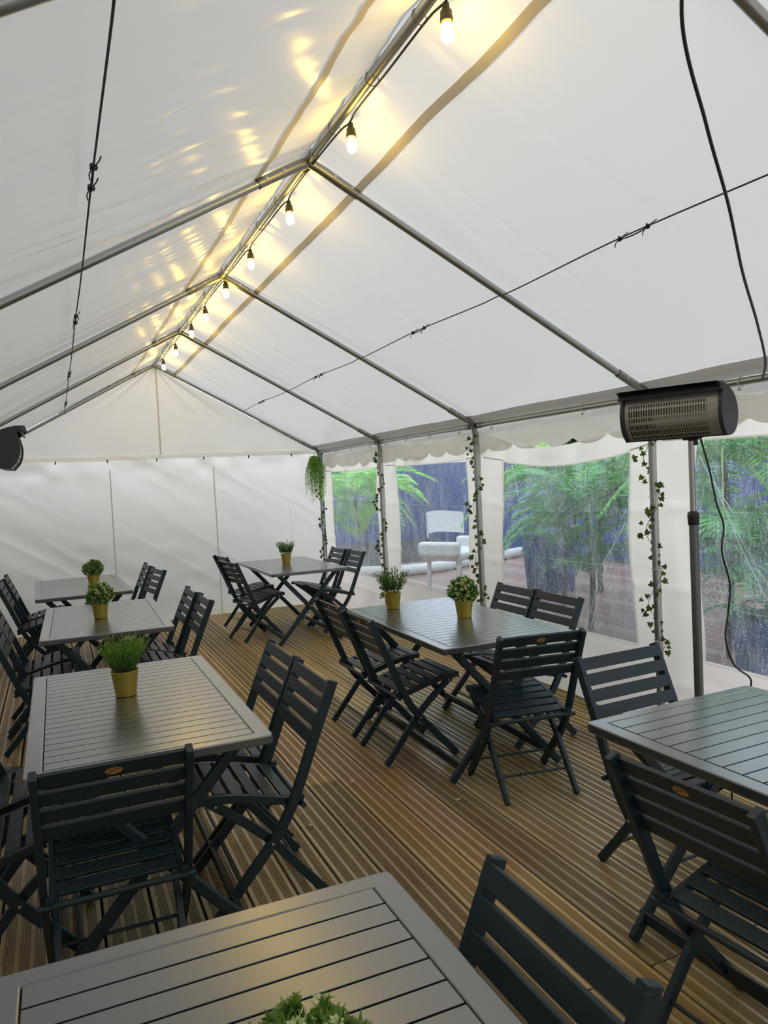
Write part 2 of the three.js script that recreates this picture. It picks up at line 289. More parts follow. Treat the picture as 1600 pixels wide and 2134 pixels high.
function endWall(z, out, name, label) { // out: -1 the back end, +1 the end behind the viewer
  const wall = structure(name, label, 'tent wall'), zz = z + out * 0.045, wx = EX - LX;
  const fold = (x, y) => {
    const a = x * 0.62 + y * 0.95, b = x * 0.95 - y * 0.5;
    let n = 0.014 * vnoise(a * 2.6 + 3, b * 0.6, 61) * smooth(2.6, -0.6, x) + 0.0035 * (1 - 2 * Math.abs(vnoise(a * 5, b * 0.9 + 2, 62))) + 0.006 * vnoise(x * 2.6, y * 7, 63) * smooth(1.6, 0.4, y) + 0.0012 * vnoise(x * 14, y * 16, 64);
    n += 0.022 * smooth(1.62, 1.93, y) * vnoise(x * 5.2, y * 5.5, 65);
    return n;
  };
  const lower = mesh('wall_panel', grid(220, 150, (u, v) => { const x = LX - 0.03 + u * (wx + 0.06), y = v * (EY - 0.002); return [x, y, zz + out * (0.012 + fold(x, y))]; }, (u, v, p) => [p[0], p[1]]), M.wall, wall);
  for (const x of [LX + 0.18, 0.606, 1.83, EX - 0.34]) if (x > 0 && x < 2) {
    mesh('zip_seam', grid(3, 60, (u, v) => { const X = x + (u - 0.5) * 0.014 + 0.02 * (x - 1.2) * -v * 0.5, y = v * (EY - 0.14); return [X, y, zz + out * fold(X, y) - out * (0.003 + 0.005 * (1 - Math.abs(u - 0.5) * 2))]; }), M.hem, lower);
  }
  mesh('crease', merge([[2.35, 1.1, 2.35, 0.75], [2.78, 1.25, 2.78, 0.6]].map(([xa, ya, xb, yb]) => grid(2, 20, (u, v) => { const x = xa + (u - 0.5) * 0.008, y = ya + (yb - ya) * v; return [x, y, zz + out * fold(x, y) - out * (0.002 + 0.003 * (1 - Math.abs(u - 0.5) * 2))]; }))), M.wall, lower);
  // gable
  const gab = mesh('gable_panel', grid(200, 90, (u, v) => {
    const xm = (u - 0.5) * 2, w = (EX - RX) * (1 - v), x = RX + xm * w, y = EY - 0.02 + v * (RY - EY + 0.01), ang = xm;
    const n = 0.012 * vnoise(ang * 9, 1, 66) * smooth(0.2, 0.9, v) + 0.006 * vnoise(x * 3 + y, y * 3, 67) + 0.003 * vnoise(x * 12, y * 10, 68);
    return [x, y, zz + out * (0.004 + n)];
  }), M.gable, wall);
  mesh('gable_seam', grid(2, 60, (u, v) => { const y = EY + v * (RY - EY - 0.03); return [RX + 0.02 + (u - 0.5) * 0.022, y, zz - out * 0.006]; }), M.hem, gab);
  mesh('gable_hem', grid(200, 4, (u, v) => { const x = LX + u * wx; return [x, EY + 0.022 - v * 0.055 + 0.004 * vnoise(x * 4, 2, 69), zz - out * (0.014 + 0.006 * Math.sin(v * Math.PI))]; }), M.wall, gab);
  for (let k = 0; k < 7; k++) { const x = LX + 0.3 + k * 0.56; const t = mesh('tie', at(rbox(0.014, 0.035, 0.012, 0.003), x, EY - 0.04, zz - out * 0.026), M.cord, wall); }
  for (const s of [-1, 1]) for (const q of [0.45, 0.95, 1.4, 1.85]) { mesh('bungee_loop', at(new THREE.TorusGeometry(R0 + 0.006, 0.0022, 6, 16), RX + s * CS * q, RY - SN * q, z, 0, Math.PI / 2, 0), M.tie, wall); }
}
endWall(ZB, -1, 'wall_back', 'creased white fabric end wall with a pointed gable');
endWall(ZF, 1, 'wall_front', 'plain white fabric end wall behind the viewer');

// ---------- folding chair ----------
function ribbon(pts, thick, width, xc, n = 14) { // bar following points (u forward, y up); local forward is -z
  const c = new THREE.CatmullRomCurve3(pts.map(([u, y]) => V(u, y, 0)), false, 'centripetal').getPoints(n), L = [], Rr = [];
  c.forEach((p, i) => { const a = c[Math.max(0, i - 1)], b = c[Math.min(c.length - 1, i + 1)], d = b.clone().sub(a).normalize(); L.push([p.x - d.y * thick / 2, p.y + d.x * thick / 2]); Rr.push([p.x + d.y * thick / 2, p.y - d.x * thick / 2]); });
  const sh = new THREE.Shape(); [...L, ...Rr.reverse()].forEach(([u, y], i) => i ? sh.lineTo(u, y) : sh.moveTo(u, y)); sh.closePath();
  const g = new THREE.ExtrudeGeometry(sh, { depth: width - 0.005, bevelEnabled: true, bevelThickness: 0.0025, bevelSize: 0.002, bevelSegments: 1, curveSegments: 1 });
  g.translate(0, 0, -(width - 0.005) / 2); g.rotateY(Math.PI / 2); // (u,y,w) -> (w,y,-u)
  g.translate(xc, 0, 0); return g;
}
const U0 = 0.27; // chair origin lies this far in front of the top of the back
const emblemTex = dataTex(128, 64, (i, j) => { const x = i / 64 - 1, y = j / 32 - 1, s = Math.abs(y - 0.45 * Math.sin(x * 3.2 + 0.6)) < 0.16 && Math.abs(x) < 0.72, t = Math.abs(y + 0.25 + 0.5 * Math.sin(x * 4.2)) < 0.1 && x < 0.4 && x > -0.6, r = x * x + y * y > 0.84; return s || t || r ? [110, 80, 40] : [172, 134, 72]; }, true);
const emblemMat = std(0xffffff, 0.4, 0.15, { map: emblemTex });
const chairGeo = (() => {
  const sh = (a) => a.map(([u, y]) => [u - U0, y]);
  const stile = (x) => ribbon(sh([[0, 0.818], [0.088, 0.612], [0.168, 0.415], [0.215, 0.325], [0.27, 0.25], [0.38, 0.128], [0.492, 0.006]]), 0.034, 0.022, x, 18);
  const rear = (x) => ribbon(sh([[0.487, 0.436], [0.38, 0.352], [0.27, 0.252], [0.16, 0.118], [0.066, 0.006]]), 0.030, 0.020, x, 12);
  const rail = (x) => ribbon(sh([[0.150, 0.374], [0.24, 0.397], [0.35, 0.426], [0.45, 0.444], [0.535, 0.449]]), 0.026, 0.020, x, 10);
  const tilt = Math.atan2(0.17, 0.403), d = [Math.sin(tilt), -Math.cos(tilt)], nrm = [Math.cos(tilt), Math.sin(tilt)];
  const slats = []; for (let k = 0; k < 4; k++) { const q = 0.006 + 0.024 + k * 0.0635, u = d[0] * q + nrm[0] * 0.013 - U0, y = 0.815 + d[1] * q + nrm[1] * 0.013; slats.push(at(rbox(0.446, 0.048, 0.015, 0.0025), 0, y, -u, tilt, 0, 0)); }
  const seatY = (u) => { const K = [[0.150, 0.374], [0.24, 0.397], [0.35, 0.426], [0.45, 0.444], [0.56, 0.450]]; let k = 0; while (k < 3 && u > K[k + 1][0]) k++; const t = (u - K[k][0]) / (K[k + 1][0] - K[k][0]); return K[k][1] + t * (K[k + 1][1] - K[k][1]) + 0.013; };
  const seat = []; for (let k = 0; k < 6; k++) { const u = 0.195 + k * 0.0625, sl = Math.atan2(seatY(u + 0.024) - seatY(u - 0.024), 0.048); seat.push(at(rbox(0.352, 0.012, 0.0495, 0.003), 0, seatY(u) - 0.002, U0 - u, sl, 0, 0)); }
  const q0 = 0.006 + 0.024, eu = d[0] * q0 + nrm[0] * 0.0045 - U0, ey = 0.815 + d[1] * q0 + nrm[1] * 0.0045;
  const em = new THREE.CylinderGeometry(0.0125, 0.0125, 0.003, 24); em.rotateX(Math.PI / 2); em.scale(2.0, 1, 1); // faces +z
  const emp = em.attributes.position, emu = em.attributes.uv; for (let i = 0; i < emp.count; i++) emu.setXY(i, emp.getX(i) / 0.05 + 0.5, emp.getY(i) / 0.025 + 0.5);
  at(em, 0, ey, -eu + 0.0005, tilt, 0, 0);
  const bolt = (x, u, y) => at(new THREE.CylinderGeometry(0.0055, 0.0055, 0.004, 10), x, y, U0 - u, 0, 0, Math.PI / 2);
  return {
    legs: [stile(-0.211), stile(0.211), rear(-0.183), rear(0.183)], rails: [rail(-0.187), rail(0.187)], slats, seat, em,
    tube: rod([-0.228, 0.373, U0 - 0.146], [0.228, 0.373, U0 - 0.146], 0.0105, 10), brackets: [-0.195, 0.195].map(x => at(rbox(0.024, 0.020, 0.03, 0.003), x, 0.394, U0 - 0.150)),
    front: rod([-0.17, 0.452, U0 - 0.50], [0.17, 0.452, U0 - 0.50], 0.009, 8), rods: [rod([-0.2, 0.115, U0 - 0.392], [0.2, 0.115, U0 - 0.392], 0.0062, 8), rod([-0.175, 0.105, U0 - 0.15], [0.175, 0.105, U0 - 0.15], 0.0062, 8)],
    bolts: [[-0.2235, 0.27, 0.25], [0.2235, 0.27, 0.25], [-0.2, 0.468, 0.425], [0.2, 0.468, 0.425]].map(a => bolt(...a)),
  };
})();
function makeChair() {
  const o = new THREE.Group(), G = chairGeo, F = M.furniture;
  G.legs.forEach((g, i) => { const l = mesh('leg', g, F, o); mesh('bolt', G.bolts[i], M.steel, l); });
  G.slats.forEach((g, i) => { const s = mesh('back_slat', g, F, o); if (!i) mesh('maker_badge', G.em, emblemMat, s).userData.label = 'oval brass badge'; });
  G.rails.forEach(g => mesh('seat_rail', g, F, o)); G.seat.forEach(g => mesh('seat_slat', g, F, o));
  const t = mesh('rear_rod', G.tube, F, o); G.brackets.forEach(g => mesh('bracket', g, F, t));
  mesh('front_rod', G.front, F, o); G.rods.forEach(g => mesh('stretcher', g, F, o));
  return o;
}
const protoChair = makeChair();
function chair(bx, bz, fx, fz, label, group) { // (bx,bz): top of the back; (fx,fz): the way it faces
  const l = Math.hypot(fx, fz), c = protoChair.clone(); fx /= l; fz /= l;
  c.name = numbered('folding_chair'); c.position.set(bx + fx * U0, 0, bz + fz * U0); c.rotation.y = Math.atan2(-fx, -fz);
  c.userData = { label, category: 'chair', group }; scene.add(c); return c;
}
// ---------- folding table ----------
const TW = 0.78, TL = 1.41, TH = 0.73;
const tableGeo = (() => {
  const rr = (w, l, r) => { const s = new THREE.Shape(), x = w / 2, y = l / 2; s.moveTo(-x + r, -y); s.lineTo(x - r, -y); s.quadraticCurveTo(x, -y, x, -y + r); s.lineTo(x, y - r); s.quadraticCurveTo(x, y, x - r, y); s.lineTo(-x + r, y); s.quadraticCurveTo(-x, y, -x, y - r); s.lineTo(-x, -y + r); s.quadraticCurveTo(-x, -y, -x + r, -y); return s; };
  const outer = rr(TW - 0.010, TL - 0.010, 0.018), iw = TW - 0.104, il = TL - 0.09, hole = new THREE.Path();
  hole.moveTo(-iw / 2, -il / 2); hole.lineTo(-iw / 2, il / 2); hole.lineTo(iw / 2, il / 2); hole.lineTo(iw / 2, -il / 2); hole.closePath();
  outer.holes.push(hole);
  const frame = new THREE.ExtrudeGeometry(outer, { depth: 0.022, bevelEnabled: true, bevelThickness: 0.005, bevelSize: 0.005, bevelSegments: 3, curveSegments: 5 });
  frame.rotateX(-Math.PI / 2); frame.translate(0, TH - 0.027, 0);
  // the bevel grows into the hole: the slats close it
  const n = 20, hw = iw - 0.010, hl = il - 0.010, p = hl / n, slats = [];
  for (let k = 0; k < n; k++) slats.push(at(rbox(hw - 0.004, 0.016, p - 0.005, 0.0015), 0, TH - 0.008, -hl / 2 + (k + 0.5) * p));
  const under = [-0.2, 0.2].map(x => at(rbox(0.03, 0.014, hl + 0.02, 0.002), x, TH - 0.0235, 0));
  const bar = (x0, x1, z) => { const y0 = TH - 0.03, y1 = 0.012, dx = x1 - x0, dy = y1 - y0, L = Math.hypot(dx, dy), g = rbox(0.043, L, 0.024, 0.010, 2); return at(g, (x0 + x1) / 2, (y0 + y1) / 2, z, 0, 0, Math.atan2(-dx, dy) + Math.PI); };
  const zi = TL / 2 - 0.085, legs = [], bolts = [];
  for (const s of [-1, 1]) { legs.push(bar(-0.30, 0.32, s * zi), bar(0.30, -0.32, s * (zi - 0.027))); for (const q of [0, 1]) bolts.push(at(new THREE.CylinderGeometry(0.007, 0.007, 0.006, 10), 0.006, 0.375, s * (zi + 0.0135 - q * 0.054), Math.PI / 2, 0, 0)); }
  const rails = [-0.262, 0.262].map(x => at(rbox(0.022, 0.042, 2 * zi - 0.02, 0.006), x, 0.078, 0));
  const top = [-0.29, 0.29].map(x => at(rbox(0.028, 0.02, 2 * zi, 0.005), x, TH - 0.036, 0));
  return { frame, slats, under, legs, bolts, rails, top };
})();
function makeTable() {
  const o = new THREE.Group(), G = tableGeo, F = M.furniture;
  mesh('top_frame', G.frame, M.tableTop, o); G.slats.forEach(g => mesh('top_slat', g, M.tableTop, o)); G.under.forEach(g => mesh('batten', g, F, o));
  G.legs.forEach((g, i) => { const l = mesh('leg', g, F, o); mesh('bolt', G.bolts[i], M.steel, l); });
  G.rails.forEach(g => mesh('foot_rail', g, F, o)); G.top.forEach(g => mesh('top_rail', g, F, o)); return o;
}
const protoTable = makeTable();
function table(x, z, label, turn = 0, len = TL) {
  const t = protoTable.clone(); t.name = numbered('folding_table'); t.position.set(x, 0, z); t.rotation.y = turn; t.scale.z = len / TL;
  t.userData = { label, category: 'table', group: 'slatted folding tables' }; scene.add(t); return t;
}
table(0.225, -0.79, 'dark slatted folding table with pale-tipped plant, cut off by the lower picture edge');
table(0.244, -3.21, 'dark slatted folding table carrying the large feathery plant, badged chair at its end');
table(0.262, -5.57, 'dark slatted folding table, second from the back wall, round flowering plant on it', -0.02);
table(0.165, -7.63, 'dark slatted folding table close to the back wall, in line behind two plants', 0.025, 1.5);
table(2.235, -7.75, 'dark folding table standing free by the back corner post, one plant on it', 0, 1.46);
table(2.105, -3.985, 'dark slatted folding table with two potted plants beside the windows', -0.02, 1.43);
table(2.0, -1.36, 'bare dark slatted folding table in front of the patio heater pole', 0.03);
{
  const g = 'slatted folding chairs';
  chair(0.76, -1.065, -1, 0, 'folding chair nearest the camera, its slatted front half cut by the lower edge', g);
  chair(0.105, -2.26, 0, -1, 'folding chair with brass badge at the near end of the feathery-plant table', g);
  chair(0.935, -3.415, -1, 0, 'folding chair on the aisle side of the feathery-plant table, farther of the pair', g);
  chair(0.93, -2.935, -1, 0, 'folding chair on the aisle side of the feathery-plant table, nearer of the pair', g);
  chair(-0.46, -3.40, 1, 0, 'folding chair on the wall side of the feathery-plant table, farther seat corner showing', g);
  chair(-0.46, -2.93, 1, 0, 'folding chair on the wall side of the feathery-plant table, nearer seat corner showing', g);
  chair(0.915, -5.845, -1, 0, 'folding chair on the aisle side of the round-flowering-plant table, farther of two touching', g);
  chair(0.935, -5.385, -1, 0, 'folding chair on the aisle side of the round-flowering-plant table, nearer of two touching', g);
  chair(-0.44, -5.80, 1, 0, 'folding chair on the wall side of the round-flowering-plant table, farther seat', g);
  chair(-0.44, -5.32, 1, 0, 'folding chair on the wall side of the round-flowering-plant table, nearer seat', g);
  chair(0.85, -8.2, -1, 0.02, 'folding chair seen edge-on against the back wall, farther of its pair', g);
  chair(0.89, -7.66, -1, 0.14, 'folding chair against the back wall, nearer of its pair, gaps showing white', g);
  chair(-0.50, -8.2, 1, 0, 'folding chair at the wall side of the rearmost table, back top showing', g);
  chair(-0.52, -7.66, 1, 0, 'folding chair at the wall side of the rearmost table, nearer of two', g);
  chair(1.63, -8.38, 1, -0.12, 'folding chair with silver badge at the corner table, farther from the aisle', g);
  chair(1.56, -7.68, 1, -0.22, 'folding chair with silver badge at the corner table, nearer one of the pair', g);
  chair(2.96, -8.17, -1, 0, 'folding chair under the corner window, mostly hidden behind its twin', g);
  chair(3.0, -7.72, -1, 0, 'folding chair under the corner window with curved legs in view', g);
  chair(1.53, -4.51, 1, 0, 'folding chair on the aisle side of the two-plant table, farther of the pair', g);
  chair(1.515, -3.97, 1, 0, 'folding chair on the aisle side of the two-plant table, nearer of the pair', g);
  chair(2.815, -4.30, -1, 0, 'folding chair on the window side of the two-plant table, farther back of two', g);
  chair(2.825, -3.85, -1, 0, 'folding chair on the window side of the two-plant table, nearer back of two', g);
  chair(2.05, -2.94, 0.16, -1, 'folding chair with brass badge at the near end of the two-plant table', g);
  chair(2.11, -2.5, 0.05, 1, 'folding chair at the far end of the bare table, four slats facing the camera', g);
  chair(1.33, -1.38, 1, -0.08, 'folding chair with brass badge at the long side of the bare table', g);
}

// ---------- patio heaters ----------
function heater(x, z, face, label, headY, shift, ahead) { // face: heading the grille looks along
  const h = thing('patio_heater', label, 'heater', [x, 0, z], face, 'electric patio heaters'); // local +z is the front
  const base = mesh('base', new THREE.LatheGeometry([[0, 0.005], [0.2, 0.005], [0.205, 0.012], [0.2, 0.03], [0.06, 0.055], [0.026, 0.075], [0, 0.076]].map(a => new THREE.Vector2(...a)), 32), M.heater, h);
  const lower = mesh('pole', rod([0, 0.06, 0], [0, 1.345, 0], 0.0195, 18), M.heaterPole, h);
  mesh('collar', at(new THREE.LatheGeometry([[0.014, -0.03], [0.023, -0.03], [0.025, 0.012], [0.0235, 0.022], [0.014, 0.03]].map(a => new THREE.Vector2(...a)), 20), 0, 1.345, 0), M.black, lower);
  mesh('upper_pole', rod([0, 1.33, 0], [0, headY - 0.13, 0], 0.0125, 16), std(lin(0.42, 0.40, 0.37), 0.3, 0.9), h);
  const head = new THREE.Group(); head.name = 'head'; head.position.set(shift, headY, ahead); head.rotation.x = 0.16; h.add(head);
  const W = 0.435, N = 20;
  // shell profile (f forward, u up): visor tip over the back to the lower lip
  const shell = [[0.115, 0.118], [0.07, 0.108], [0.02, 0.086], [-0.028, 0.048], [-0.05, 0.0], [-0.046, -0.05], [-0.016, -0.092], [0.03, -0.108], [0.072, -0.104]];
  const c = new THREE.CatmullRomCurve3(shell.map(([f, u]) => V(f, u, 0)), false, 'centripetal').getPoints(N);
  mesh('shell', merge([0, 0.004].map(t => grid(1, N, (u, v) => { const p = c[Math.round(v * N)], q = 1 + t * 10; return [(u - 0.5) * W, p.y * q, p.x * q]; }))), M.heater, head);
  const face2 = [[0.075, 0.082], [0.098, 0.03], [0.104, -0.02], [0.096, -0.066], [0.072, -0.104]], fc = new THREE.CatmullRomCurve3(face2.map(([f, u]) => V(f, u, 0)), false, 'centripetal');
  const sp = new THREE.Shape(); c.forEach((p, i) => i ? sp.lineTo(p.x, p.y) : sp.moveTo(p.x, p.y)); for (const p of fc.getPoints(10).reverse()) sp.lineTo(p.x + 0.006, p.y);
  for (const s of [-1, 1]) { const g = new THREE.ExtrudeGeometry(sp, { depth: 0.012, bevelEnabled: true, bevelThickness: 0.003, bevelSize: 0.004, bevelSegments: 2 }); g.rotateY(-Math.PI / 2); g.translate(s * W / 2 + 0.006, 0, 0); mesh('end_cap', g, M.heater, head); }
  mesh('visor', merge([at(rbox(W + 0.02, 0.05, 0.008, 0.002), 0, 0.100, 0.092, -0.95, 0, 0)]), M.heater, head);
  // slotted front: curved ribs and cross strips
  const pts = fc.getPoints(16), bars = [];
  const rib = (xa, xb, ta, tb) => grid(1, 6, (u, v) => { const p = fc.getPoint(ta + (tb - ta) * v); return [xa + (xb - xa) * u, p.y, p.x]; });
  for (let k = 0; k <= 30; k++) { const xx = -0.19 + k * 0.0115; bars.push(rib(xx - 0.0028, xx + 0.0028, 0.0, 1)); }
  for (const [a, b] of [[0, 0.14], [0.21, 0.24], [0.38, 0.41], [0.53, 0.56], [0.68, 0.71], [0.84, 0.88], [0.96, 1]]) bars.push(rib(-W / 2, W / 2, a, b));
  bars.push(rib(-W / 2, -0.19, 0, 1), rib(0.16, W / 2, 0, 1));
  mesh('grille', merge(bars), M.heaterGrille, head).userData.kind = 'stuff';
  const ref = grid(1, 12, (u, v) => { const a = -1.2 + v * 2.4; return [(u - 0.5) * (W - 0.03), Math.sin(a) * 0.085 - 0.01, 0.055 - Math.cos(a) * 0.075]; });
  mesh('reflector', ref, M.heaterReflect, head);
  for (const u of [0.035, -0.03]) mesh('quartz_tube', rod([-W / 2 + 0.02, u, 0.055], [W / 2 - 0.02, u, 0.055], 0.007, 10), M.quartz, head);
  mesh('mount', merge([at(rbox(0.075, 0.02, 0.05, 0.006), -shift, -0.115, -ahead), at(new THREE.CylinderGeometry(0.02, 0.02, 0.035, 14), -shift, -0.132, -ahead)]), M.black, head);
  return h;
}
const hx = 2.54, hz = -2.48;
heater(hx, hz, Math.atan2(-0.94, 0.35), 'electric patio heater with slotted grille on a pole beside the windows', 1.81, -0.045, 0);
heater(-0.40, -4.66, Math.PI / 2, 'electric patio heater with only its end cap and visor showing', 1.855, -0.06, 0.14);
{
  // heater flex hanging in loose bends
  const f = mesh(numbered('heater_cable'), tube([[2.575, 1.69, -2.46], [2.60, 1.55, -2.44], [2.615, 1.40, -2.42], [2.64, 1.31, -2.41], [2.625, 1.2, -2.41], [2.655, 1.05, -2.40], [2.64, 0.93, -2.40], [2.62, 0.82, -2.40], [2.655, 0.70, -2.39], [2.73, 0.625, -2.37], [2.70, 0.54, -2.38], [2.65, 0.43, -2.40], [2.64, 0.2, -2.41], [2.68, 0.012, -2.42], [2.9, 0.008, -2.4]], 0.004, 8, 120), M.black, scene);
  f.userData = { label: 'thin black flex hanging crookedly beside the heater pole', category: 'cable' };
  const r = (q, z, drop) => [RX + CS * q, RY - SN * q - drop, z];
  const c = mesh(numbered('power_cable'), tube([r(0.02, -0.9, 0.03), r(0.25, -1.25, 0.05), r(0.49, -1.56, 0.06), r(0.80, -1.74, 0.10), r(1.07, -1.88, 0.13), r(1.40, -2.08, 0.13), r(1.75, -2.28, 0.10), r(2.1, -2.5, 0.06), r(2.24, -2.62, 0.045)], 0.0055, 8, 90), M.black, scene);
  c.userData = { label: 'black power cable hanging across the bright roof slope', category: 'cable' };
}

// ---------- string lights ----------
{
  const S = thing('string_light', 'festoon string of warm white bulbs tied along the ridge pole', 'string light');
  const zs = [-1.28, -2.12, -2.95, -3.85, -4.70, -5.45, -6.25, -6.93, -7.90, -8.84], bx = RX + 0.028;
  const rd = rng(12), pts = [V(RX + 0.02, RY - 0.02, 0.5)];
  for (let k = 0; k < zs.length; k++) { pts.push(V(bx - 0.004, RY - 0.022, zs[k] + 0.06), V(bx, RY - 0.03, zs[k]), V(bx - 0.004, RY - 0.022, zs[k] - 0.06)); const m = (zs[k] + (zs[k + 1] ?? -9.3)) / 2; pts.push(V(RX + 0.016 + rd() * 0.006, RY - 0.020 - rd() * 0.008, m)); }
  mesh('cable', tube(pts, 0.0042, 7, 260), M.black, S);
  const sock = new THREE.LatheGeometry([[0, 0.03], [0.011, 0.03], [0.0125, 0.012], [0.0185, 0.006], [0.0195, -0.012], [0.021, -0.016], [0.021, -0.026], [0.017, -0.028], [0, -0.028]].map(a => new THREE.Vector2(...a)), 18);
  const glass = new THREE.LatheGeometry([[0, -0.068], [0.009, -0.066], [0.017, -0.059], [0.0215, -0.047], [0.0215, -0.036], [0.018, -0.02], [0.014, -0.004], [0, 0]].map(a => new THREE.Vector2(...a)), 20);
  const sockMat = std(lin(0.06, 0.05, 0.022), 0.5), bulbMat = std(lin(0.9, 0.88, 0.8), 0.4, 0, { emissive: lin(1, 0.86, 0.56), emissiveIntensity: 3.2 });
  for (const z of zs) {
    const g = new THREE.Group(); g.name = 'lamp_holder'; g.position.set(bx + 0.004, RY - 0.06, z); g.rotation.z = 0.10 * (rd() - 0.3); g.rotation.x = 0.1 * (rd() - 0.5); S.add(g);
    mesh('socket', sock, sockMat, g); const b = new THREE.Mesh(glass, bulbMat); b.name = 'bulb'; b.position.y = -0.026; g.add(b);
    const L = new THREE.PointLight(lin(1, 0.64, 0.08), 0.21); L.position.set(bx + 0.004, RY - 0.125, z); L.shadow.radius = 1; L.castShadow = true; scene.add(L);
  }
  for (let z = 0.3; z > -9.2; z -= 0.42) { const t = mesh('cable_tie', at(new THREE.TorusGeometry(R0 + 0.007, 0.0016, 5, 18), RX + 0.003, RY - 0.005, z + 0.06 * (rd() - 0.5), 0, 0.25 * (rd() - 0.5), 0), M.black, S); }
}

// ---------- elastic cords under the roof ----------
for (const side of [-1, 1]) {
  const q = (side > 0 ? 1.148 : 1.165), P = (z, d = 0) => V(RX + side * CS * q, RY - SN * q - R0 - 0.006 - d, z);
  const C = thing('elastic_cord', side > 0 ? 'thin knotted grey cord strung under the bright roof slope' : 'thin knotted grey cord strung under the shaded roof slope', 'cord', [0, 0, 0], 0);
  const pts = []; for (let i = 0; i < FZ.length - 1; i++) { pts.push(P(FZ[i]), P(FZ[i] - 0.06, 0.006), P(FZ[i] - 1, -0.008), P(FZ[i] - 1.94, 0.006)); } pts.push(P(ZB + 0.02));
  mesh('cord', tube(pts, 0.0032, 6, 200), M.cord, C);
  for (let i = 0; i < 6; i++) for (const dz of [0.86, 1.02]) {
    const z = FZ[i] - dz, p = P(z, -0.006);
    mesh('knot', merge([at(new THREE.TorusKnotGeometry(0.007, 0.003, 24, 5), p.x, p.y, p.z), tube([[p.x, p.y, p.z], [p.x + 0.014, p.y + 0.012, p.z + 0.01], [p.x + 0.02, p.y + 0.02, p.z + 0.03]], 0.0022, 5, 6), tube([[p.x, p.y, p.z], [p.x - 0.012, p.y - 0.018, p.z - 0.012], [p.x - 0.01, p.y - 0.032, p.z - 0.018]], 0.0022, 5, 6), tube([[p.x, p.y - 0.004, z], [p.x, p.y - 0.009, z + 0.08 * (dz > 0.9 ? 1 : -1)], [p.x, p.y - 0.004, z + 0.16 * (dz > 0.9 ? 1 : -1)]], 0.0028, 5, 8)]), M.cord, C);
  }
}

// ---------- potted plants ----------
const potGeo = new THREE.LatheGeometry([[0, 0.0], [0.042, 0.0], [0.043, 0.003], [0.0425, 0.006], [0.0555, 0.103], [0.0572, 0.104], [0.0572, 0.107], [0.054, 0.107], [0.0525, 0.09], [0, 0.09]].map(a => new THREE.Vector2(...a)), 40);
function leafMesh(list) { // list of {p, d, n, l, w}: pointed leaf with a fold
  const P = [], C = [];
  for (const { p, d, n, l, w, c } of list) {
    const s = d.clone().cross(n).normalize(), tip = p.clone().addScaledVector(d, l).addScaledVector(n, -l * 0.18), m = p.clone().addScaledVector(d, l * 0.5), a = m.clone().addScaledVector(s, w / 2).addScaledVector(n, w * 0.15), b = m.clone().addScaledVector(s, -w / 2).addScaledVector(n, w * 0.15);
    for (const q of [p, m, a, a, m, tip, p, b, m, m, b, tip]) { P.push(q.x, q.y, q.z); C.push(...c); }
  }
  const g = new THREE.BufferGeometry(); g.setAttribute('position', new THREE.Float32BufferAttribute(P, 3)); g.setAttribute('color', new THREE.Float32BufferAttribute(C, 3)); g.computeVertexNormals(); return g;
}
const leafMat = phys({ color: 0xffffff, vertexColors: true, roughness: 0.6, transmission: 0.3, thickness: 0, side: THREE.DoubleSide });
const mixc = (a, b, t) => a.map((x, i) => x + (b[i] - x) * t);
